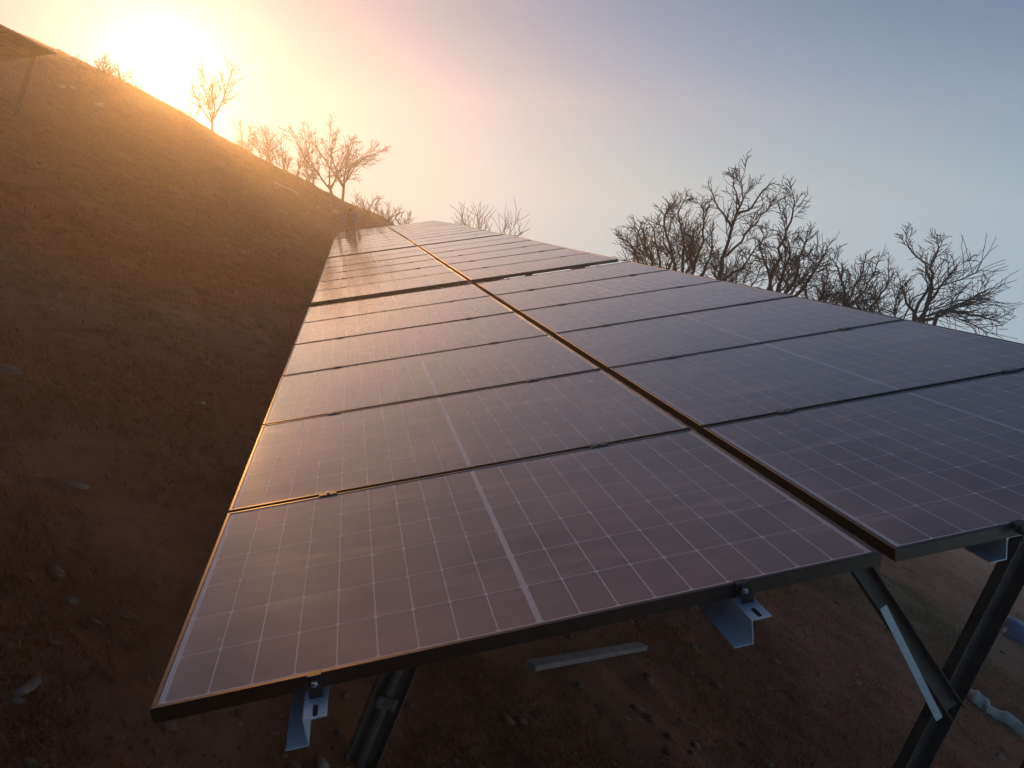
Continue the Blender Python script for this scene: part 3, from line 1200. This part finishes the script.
bush([[(914, 316), (924, 296), (931, 282), (926, 266), (912, 252), (906, 240)], [(920, 318), (936, 294, .2), (949, 276, .2), (960, 262, .3)],
      [(924, 320), (952, 308, -.2), (974, 298, -.3), (990, 288, -.3)], [(932, 288), (930, 268), (938, 250), (937, 240)],
      [(916, 318), (905, 296, .3), (900, 278, .4)], [(938, 312), (965, 312, -.2), (985, 318, -.2), (1000, 322, -.2)]],
     10.8, 15, "bare_tree", "rightmost bare tree with long branches reaching right", 0.03, dens=1.0, twig=.0056, foot_px=(905, 345))

# lower shrubs that close the gaps between the trees
for i, (stems, yy, foot, lab) in enumerate([
    ([[(722, 296), (716, 276), (710, 258)], [(736, 298), (738, 272), (741, 250)], [(744, 300), (756, 280), (762, 262)]], 14.0, (735, 325), "low bare shrub at the foot of the tallest bare tree"),
    ([[(812, 312), (806, 296), (800, 276)], [(820, 312), (824, 292), (829, 272)], [(828, 314), (838, 300), (846, 284)]], 12.2, (820, 340), "low bare shrub in the gap right of the thickly twigged tree"),
    ([[(884, 322), (878, 306), (874, 288)], [(892, 324), (896, 304), (902, 286)], [(880, 322), (868, 312), (858, 300)]], 11.2, (888, 350), "low bare shrub between the two rightmost bare trees"),
    ([[(652, 280), (644, 264), (634, 250)], [(664, 282), (668, 262), (672, 240)], [(700, 290), (706, 270), (716, 252)]], 15.0, (672, 315), "low bare shrub in front of the left bare trees of the clump")]):
    bush(stems, yy, 70 + i, "bare_shrub", lab, 0.018, group="low shrubs among the bare trees", dens=1.2, twig=.0055, foot_px=foot, cat="shrub")

# trees along the crest of the hill
HG = "bare trees on the crest of the hill"


def crest_point(px, Y):
    """a place on the crest in the direction of photo column px"""
    d = at(px, 160, Y)
    return Vector((d.x, Y, g(d.x, Y)))


def crest_tree(px, Y, h, seed, label, name="bare_tree", spread=0.5, trunks=1, mat="twig", dens=0.9, lean=0.0, r0=0.085, level=3, cat="tree", group=HG, twig=.008):
    t = Tree(seed, twig * .8, 3, dens)
    base = crest_point(px, Y) - Vector((0, 0, 0.15))
    for i in range(trunks):
        a = (i - (trunks - 1) / 2)
        d = Vector((lean + a * 0.45, t.r.gauss(0, .1), 1))
        th = h * 0.22
        bp = base + Vector((a * 0.5, 0, 0))
        q = t.wander(bp, d, th, 3, 0.06, 0.05)
        t.limb(q, r0, r0 * 0.8, 0, trunk=True)
        for j in range(5):
            dd = Vector((math.sin(j * 2.4 + seed) * spread + lean * .6, math.cos(j * 2.4 + seed) * spread, 0.85))
            st = q[-1].lerp(q[-2], t.r.random())
            l = h * t.r.uniform(0.62, 0.82)
            t.limb(t.wander(st, dd, l, 7, 0.11, 0.05), r0 * 0.6, twig, level - 1, ratio=.5)
    return t.build(name, base, MAT[mat], MAT["bark"], label=label, cat=cat, group=group)


crest_tree(214, 57, 4.6, 33, "bare tree on the hill crest just right of the sun", lean=0.18, spread=.75, dens=.55, twig=.018)
crest_tree(336, 52, 5.2, 32, "wide two-trunked bare tree on the hill crest above the far end of the row", trunks=2, spread=.8, dens=.52, r0=.1, twig=.016)


def shrub(px, Y, h, seed, label, mat="twig", n=9, group="bare shrubs on the crest of the hill", spread=.8, name="bare_shrub", narrow=.25):
    t = Tree(seed, 0.013, 2, 1.0)
    base = crest_point(px, Y) - Vector((0, 0, 0.1))
    for j in range(n):
        d = Vector((t.r.gauss(0, spread * .6), t.r.gauss(0, spread * .6), 1))
        q = t.wander(base + Vector((t.r.gauss(0, narrow * h), t.r.gauss(0, .2), 0)), d, h * t.r.uniform(.5, 1), 5, 0.14, 0.03)
        t.limb(q, 0.028, 0.012, 0, trunk=(j < 3))
        t.limb(q, 0.022, 0.013, 1, ratio=.6)
    return t.build(name, base, MAT[mat], MAT["bark"], label=label, cat="shrub", group=group)


for i, (px, Y, h, m_, lab) in enumerate([
    (252, 58, 2.4, "twig", "bare shrub on the crest right beside the tree next to the sun"),
    (270, 57, 2.6, "twig", "bare shrub on the crest midway between the two crest trees"),
    (290, 56, 2.3, "twig", "bare shrub on the crest left of the two-trunked tree"),
    (308, 54, 1.6, "straw_twig", "low straw-coloured shrub touching the left side of the two-trunked tree"),
    (366, 50, 1.5, "straw_twig", "straw-coloured shrub on the crest just right of the two-trunked tree"),
    (384, 49, 1.7, "straw_twig", "straw-coloured shrub above the centre seam of the farthest table"),
    (398, 48, 1.5, "straw_twig", "last straw-coloured shrub at the right end of the crest"),
    (192, 58, 1.3, "straw_twig", "glowing low shrub on the crest right below the sun"),
    (142, 56, 1.2, "straw_twig", "low shrub on the crest on the left under the sun glare"),
    (122, 52, 1.5, "straw_twig", "scrubby shrub on the crest left of the sun glare"),
    (107, 48, 1.4, "twig", "scrubby dark shrub on the crest between boulders and sun"),
    (63, 40, 1.4, "twig", "thin shrub on the crest at the corner of the upper solar table"),
]):
    shrub(px, Y, h, 60 + i, lab, m_)
shrub(480, 40, 4.3, 90, "lone pale shrub rising behind the right edge of the farthest table", "straw_twig", n=8, group=None, spread=.22, narrow=.06)


# ------------------------------------------------------------------ stones and rubbish
def rock(name, loc, size, seed, mat, label, cat="stone", group=None, sub=3, rot=0.0):
    import bmesh
    bm = bmesh.new()
    bmesh.ops.create_icosphere(bm, subdivisions=sub, radius=1.0)
    rr = np.random.RandomState(seed)
    planes = [(Vector(rr.normal(size=3)).normalized(), rr.uniform(.42, .78)) for _ in range(13)]
    for v in bm.verts:
        for n_, d_ in planes:
            e = v.co.dot(n_) - d_
            if e > 0:
                v.co -= n_ * e * 0.85
        co = np.array(v.co)
        v.co *= 1 + 0.10 * float(vnoise([co[0] * 2.1 + seed], [co[1] * 2.1 + co[2] * 1.3], seed)[0])
        v.co = Vector((v.co.x * size[0], v.co.y * size[1], v.co.z * size[2]))
    me_ = bpy.data.meshes.new(name)
    bm.to_mesh(me_)
    bm.free()
    me_.materials.append(MAT[mat])
    me_.polygons.foreach_set("use_smooth", [False] * len(me_.polygons))
    o = bpy.data.objects.new(name, me_)
    C.objects.link(o)
    o.location = loc
    o.rotation_euler = (0, 0.35, rot)
    return tag(o, label, cat, group)


def on_hill(px, py):
    """where the line of sight through (px, py) meets the hillside"""
    d = at(px, py, 1.0) - Vector((0, 0, CAMZ))
    o = Vector((0, 0, CAMZ))
    k = 1.0
    while k < 200:
        q = o + d * k
        if q.z < g(q.x, q.y):
            return q
        k *= 1.01
    return o + d * 60


def stone(px, py, wpx, seed, mat, label, flat=.6, **kw):
    q = on_hill(px, py)
    dist = (q - Vector((0, 0, CAMZ))).length
    w = wpx / FPX * dist / 2
    return rock("stone", q - Vector((0, 0, w * flat * .12)), (w, w * .8, w * flat), seed, mat, label, rot=seed * 1.3, **kw)


stone(75, 487, 30, 1, "stone", "roundish grey stone alone on the lower left slope")
stone(90, 385, 26, 2, "stone", "grey stone half sunk in the slope at mid height on the left")
stone(185, 412, 12, 3, "pale_stone", "small pale chip of stone near the left edge of the nearest table")
stone(203, 404, 9, 4, "pale_stone", "pale stone chip, upper of two by the row's left edge")
stone(10, 372, 26, 5, "stone", "dull stone at the left margin of the slope")
stone(163, 492, 10, 6, "pale_stone", "pale stone flake beside a loose straw tuft on the left slope")
stone(18, 690, 52, 7, "stone", "flat brown stone at the lower left corner", flat=.22)
stone(98, 107, 13, 8, "pale_stone", "bright pale stone on the upper slope below the sun glare")
stone(60, 87, 14, 9, "pale_stone", "long bright stone on the upper slope beside the upper solar table", flat=.4)
stone(72, 88, 8, 10, "pale_stone", "small bright stone on the upper slope right of the long one")
stone(30, 70, 8, 11, "pale_stone", "bright stone seen beneath the upper solar table")
stone(317, 208, 10, 12, "pale_stone", "pale stone at the left end of the rubble near the person")
stone(330, 207, 9, 13, "pale_stone", "rounded pale stone in the middle of the rubble near the person")
stone(335, 213, 12, 14, "pale_stone", "low wide pale stone of the rubble nearest the person", flat=.4)
stone(998, 757, 18, 15, "stone", "grey stone at the lower right corner beside the white strip")
stone(858, 684, 9, 16, "pale_stone", "small yellowish stone on the ground left of the brace")
for i, (px, py, w) in enumerate([(74, 64, 15), (92, 72, 14)]):
    q = crest_point(px, 55)
    rock("boulder", q + Vector((0, 0, -.12)), (.50, .5, .52), 40 + i, "stone",
         ["larger boulder on the crest near the upper solar table", "upright boulder on the crest nearer to the sun"][i], "boulder")

for i, (px, py, w, lab) in enumerate([(540, 719, 22, "broken reddish brick piece on the ground under the nearest table"),
                                      (478, 722, 16, "smaller reddish brick fragment left of the larger piece")]):
    q = on_hill(px, py)
    s = w / FPX * (q - Vector((0, 0, CAMZ))).length / 2
    rock("brick_fragment", q + Vector((0, 0, s * .3)), (s, s * .6, s * .45), 20 + i, "brick", lab, "brick", sub=2, rot=i)

# plank lying on the ground under the nearest table
a, b_ = on_hill(530, 676), on_hill(642, 654)
a.z += 0.05
b_.z += 0.05
m = MB()
m.extrude([(-0.032, -.012), (-0.030, .012), (0.030, .012), (0.032, -.012)], a, b_, (0.5, -1, 0))
m.ends([[(-0.032, -.012), (-0.030, .012), (0.030, .012), (0.032, -.012)]], a, b_, (0.5, -1, 0))
o = m.build("plank", MAT["plank"])
tag(o, "weathered straight plank lying on the dark ground under the nearest table", "plank")

# pale rails left on the far slope
for i, (p0, p1, lab) in enumerate([((274, 185), (288, 191), "upper pale metal rail lying on the far slope below the crest"),
                                   ((289, 191), (299, 197), "lower pale metal rail lying on the far slope below the crest")]):
    a, b_ = on_hill(*p0), on_hill(*p1)
    a.z += .1
    b_.z += .1
    b_ = a + (b_ - a).normalized() * min((b_ - a).length, 3.0)
    m = MB()
    m.extrude([(-.04, 0), (.04, 0), (.04, .06), (.034, .06), (.034, .006), (-.034, .006), (-.034, .06), (-.04, .06)], a, b_, (0.3, -1, 0))
    o = m.build("metal_rail", MAT["galv"])
    tag(o, lab, "rail", "metal rails left on the slope")


# white crumpled strip of plastic, lower right
def crumpled(name, pts, width, mat, label, cat, seed):
    rr = np.random.RandomState(seed)
    n, k = 46, 9
    v, f = [], []
    pts = [Vector(p) for p in pts]
    for i in range(n):
        t_ = i / (n - 1) * (len(pts) - 1)
        j = min(int(t_), len(pts) - 2)
        c = pts[j].lerp(pts[j + 1], t_ - j)
        d = (pts[j + 1] - pts[j]).normalized()
        s_ = Vector((0, 0, 1)).cross(d).normalized()
        w = width * (0.75 + 0.6 * float(vnoise([i * .23], [seed], 2)[0])) * min(1, 4 * min(i + .6, n - i - .4) / n + .35)
        for q in range(k):
            a_ = (q / (k - 1) - .5)
            p = c + s_ * (a_ * w)
            p.z = g(p.x, p.y) + 0.012 + width * (.30 * (1 - 4 * a_ * a_) + .22 * float(vnoise([i * .24], [q * .55 + seed], 3)[0]))
            v.append(p)
    for i in range(n - 1):
        for q in range(k - 1):
            f.append((i * k + q, i * k + q + 1, (i + 1) * k + q + 1, (i + 1) * k + q))
    o = mesh_obj(name, v, f, MAT[mat], smooth=True)
    sm = o.modifiers.new("thickness", "SOLIDIFY")
    sm.thickness = 0.004
    return tag(o, label, cat)


q0, q1, q2 = on_hill(966, 698), on_hill(992, 716), on_hill(1040, 748)
crumpled("plastic_strip", [q0, q1, q2], 0.27, "sack", "crumpled whitish strip of sacking on the ground at lower right", "sacking", 4)

# blue canister on the slope behind the right post
q = on_hill(1018, 644)
c = empty("blue_canister", q + Vector((0, 0, .02)), (0, 0.38, -0.5),
          label="blue plastic canister lying on the slope at the right edge behind the post", cat="canister")
m = MB()
prof = [(-.20, .10), (-.19, .135), (-.06, .14), (-.04, .132), (0.0, .14), (.04, .132), (.06, .14), (.19, .135), (.20, .10)]
n = 20
v, f = [], []
for (x, r) in prof:
    for j in range(n):
        a_ = 2 * math.pi * j / n
        # rounded square section
        e = (abs(math.cos(a_)) ** 4 + abs(math.sin(a_)) ** 4) ** -.25
        v.append((x * 1.35, r * e * math.cos(a_) * 1.15, .16 + r * e * math.sin(a_)))
for i in range(len(prof) - 1):
    for j in range(n):
        f.append((i * n + j, i * n + (j + 1) % n, (i + 1) * n + (j + 1) % n, (i + 1) * n + j))
f += [tuple(range(n)), tuple(reversed(range((len(prof) - 1) * n, len(prof) * n)))]
m.add(v, f)
m.build("body", MAT["blue"], c, smooth=True)
m = MB()
m.tube([(.26, .06, .24), (.31, .06, .24)], .035, 14)
m.build("cap", MAT["sack"], c, smooth=True)
m = MB()
m.tube([(.262, -.08, .2), (.30, -.07, .2), (.305, 0, .2), (.262, .02, .2)], .014, 8)
m.build("handle", MAT["blue"], c, smooth=True)


# ------------------------------------------------------------------ the person at the far end
def skin_obj(name, joints, edges, mat, parent=None, sub=2):
    me_ = bpy.data.meshes.new(name)
    me_.from_pydata([j[0] for j in joints], edges, [])
    o = bpy.data.objects.new(name, me_)
    C.objects.link(o)
    me_.materials.append(mat)
    sk = o.modifiers.new("skin", "SKIN")
    sk.use_smooth_shade = True
    for i, j in enumerate(joints):
        r = j[1]
        me_.skin_vertices[0].data[i].radius = r if hasattr(r, "__len__") else (r, r)
    me_.skin_vertices[0].data[0].use_root = True
    ss = o.modifiers.new("smooth", "SUBSURF")
    ss.levels = sub
    ss.render_levels = sub
    if parent:
        o.parent = parent
    return o


def person(loc, rz):
    root = empty("person", loc, (0, 0, rz), label="person in a grey-blue jacket and dark trousers leaning over the far end of the row",
                 cat="person")
    # faces -y (towards the camera), bends forward at the hips, hands towards the panel edge
    J = [((0, .10, .90), .105), ((0, .03, 1.00), .10), ((0, -.16, 1.10), .115), ((0, -.33, 1.15), .10), ((0, -.40, 1.17), .05),
         ((0, -.46, 1.185), .062), ((0, -.515, 1.20), .085), ((0, -.565, 1.235), .06),
         ((.09, .10, .86), .085), ((.11, .03, .48), .056), ((.12, .07, .09), .038), ((.13, -.09, .03), (.04, .03)),
         ((-.09, .10, .86), .085), ((-.11, .03, .48), .056), ((-.12, .07, .09), .038), ((-.13, -.09, .03), (.04, .03)),
         ((.17, -.31, 1.13), .06), ((.24, -.40, .87), .043), ((.20, -.52, .70), .03), ((.19, -.56, .64), (.036, .02)),
         ((-.17, -.31, 1.13), .06), ((-.24, -.40, .87), .043), ((-.20, -.52, .70), .03), ((-.19, -.56, .64), (.036, .02))]
    E_ = [(0, 1), (1, 2), (2, 3), (3, 4), (4, 5), (5, 6), (6, 7), (0, 8), (8, 9), (9, 10), (10, 11), (0, 12), (12, 13), (13, 14), (14, 15),
          (3, 16), (16, 17), (17, 18), (18, 19), (3, 20), (20, 21), (21, 22), (22, 23)]
    # fingers grow out of each palm
    for s, w in ((1, 19), (-1, 23)):
        px, py, pz = J[w][0]
        for k in range(4):
            fx = (k - 1.5) * .019
            ln = (.062, .074, .070, .054)[k]
            i0 = len(J)
            J += [((px + fx, py - .035, pz - .012), .0095), ((px + fx * 1.15, py - .035 - ln * .55, pz - .03), .0088),
                  ((px + fx * 1.2, py - .035 - ln * .8, pz - .03 - ln * .4), .008)]
            E_ += [(w, i0), (i0, i0 + 1), (i0 + 1, i0 + 2)]
        i0 = len(J)
        J += [((px - s * .042, py - .01, pz - .012), .011), ((px - s * .055, py - .045, pz - .03), .009)]
        E_ += [(w, i0), (i0, i0 + 1)]
    skin_obj("body", J, E_, MAT["skin"], root, 1)
    jk = [((0, .10, .93), (.150, .118)), ((0, .02, 1.01), (.140, .115)), ((0, -.16, 1.10), (.155, .125)), ((0, -.33, 1.15), (.12, .10)),
          ((0, -.395, 1.17), .066),
          ((.175, -.31, 1.13), .078), ((.245, -.40, .87), .06), ((.203, -.51, .715), .045),
          ((-.175, -.31, 1.13), .078), ((-.245, -.40, .87), .06), ((-.203, -.51, .715), .045)]
    skin_obj("jacket", jk, [(0, 1), (1, 2), (2, 3), (3, 4), (3, 5), (5, 6), (6, 7), (3, 8), (8, 9), (9, 10)], MAT["jacket"], root)
    tr = [((0, .10, .92), (.142, .115)), ((.09, .10, .84), .102), ((.11, .03, .48), .074), ((.12, .07, .10), .062),
          ((-.09, .10, .84), .102), ((-.11, .03, .48), .074), ((-.12, .07, .10), .062)]
    skin_obj("trousers", tr, [(0, 1), (1, 2), (2, 3), (0, 4), (4, 5), (5, 6)], MAT["trousers"], root)
    hr = [((0, -.545, 1.265), .072), ((0, -.49, 1.255), .076), ((0, -.44, 1.23), .05)]
    skin_obj("hair", hr, [(0, 1), (1, 2)], MAT["hair"], root)
    for s in (-1, 1):
        m = MB()
        m.tube([(s * .032, -.598, 1.195), (s * .032, -.606, 1.193)], .010, 8)
        m.build("eye", MAT["eye"], root)
        m = MB()
        m.tube([(s * .082, -.50, 1.18), (s * .092, -.515, 1.195), (s * .085, -.53, 1.205)], [.008, .014, .008], 6)
        m.build("ear", MAT["skin"], root, smooth=True)
    m = MB()
    m.tube([(0, -.600, 1.19), (0, -.606, 1.155), (0, -.590, 1.145)], [.008, .015, .01], 6)
    m.build("nose", MAT["skin"], root, smooth=True)
    m = MB()
    m.tube([(-.022, -.572, 1.123), (0, -.580, 1.121), (.022, -.572, 1.123)], [.003, .006, .003], 6)
    m.build("mouth", MAT["brick"], root, smooth=True)
    for s in (-1, 1):
        m = MB()
        m.tube([(s * .125, .10, .05), (s * .128, .0, .05), (s * .132, -.14, .03)], [.05, .052, .035], 10)
        m.build("shoe", MAT["trousers"], root, smooth=True)
    return root


pp = at(350, 230, 30.95)
person(Vector((pp.x, 30.95, g(pp.x, 30.95) - .02)), R(6))

# ------------------------------------------------------------------ haze added in place of the lens-flare veil
m, nt, b, out = new_mat("flare_haze_air")
nt.nodes.remove(b)
pv = nt.nodes.new("ShaderNodeVolumePrincipled")
pv.inputs["Color"].default_value = (1.0, 0.95, 0.9, 1)
pv.inputs["Density"].default_value = HAZE_DENSITY
pv.inputs["Anisotropy"].default_value = 0.72
nt.links.new(pv.outputs[0], out.inputs["Volume"])
mb = MB()
zlo = float(GZ.min()) - 1.0
mb.box((gx[0] - 1, gy[0] - 1, zlo), (gx[-1] + 1, gy[-1] + 1, 12.6))
o = mb.build("haze", m)
tag(o, "added golden haze over the hillside standing in for lens flare", "haze", kind="stuff")
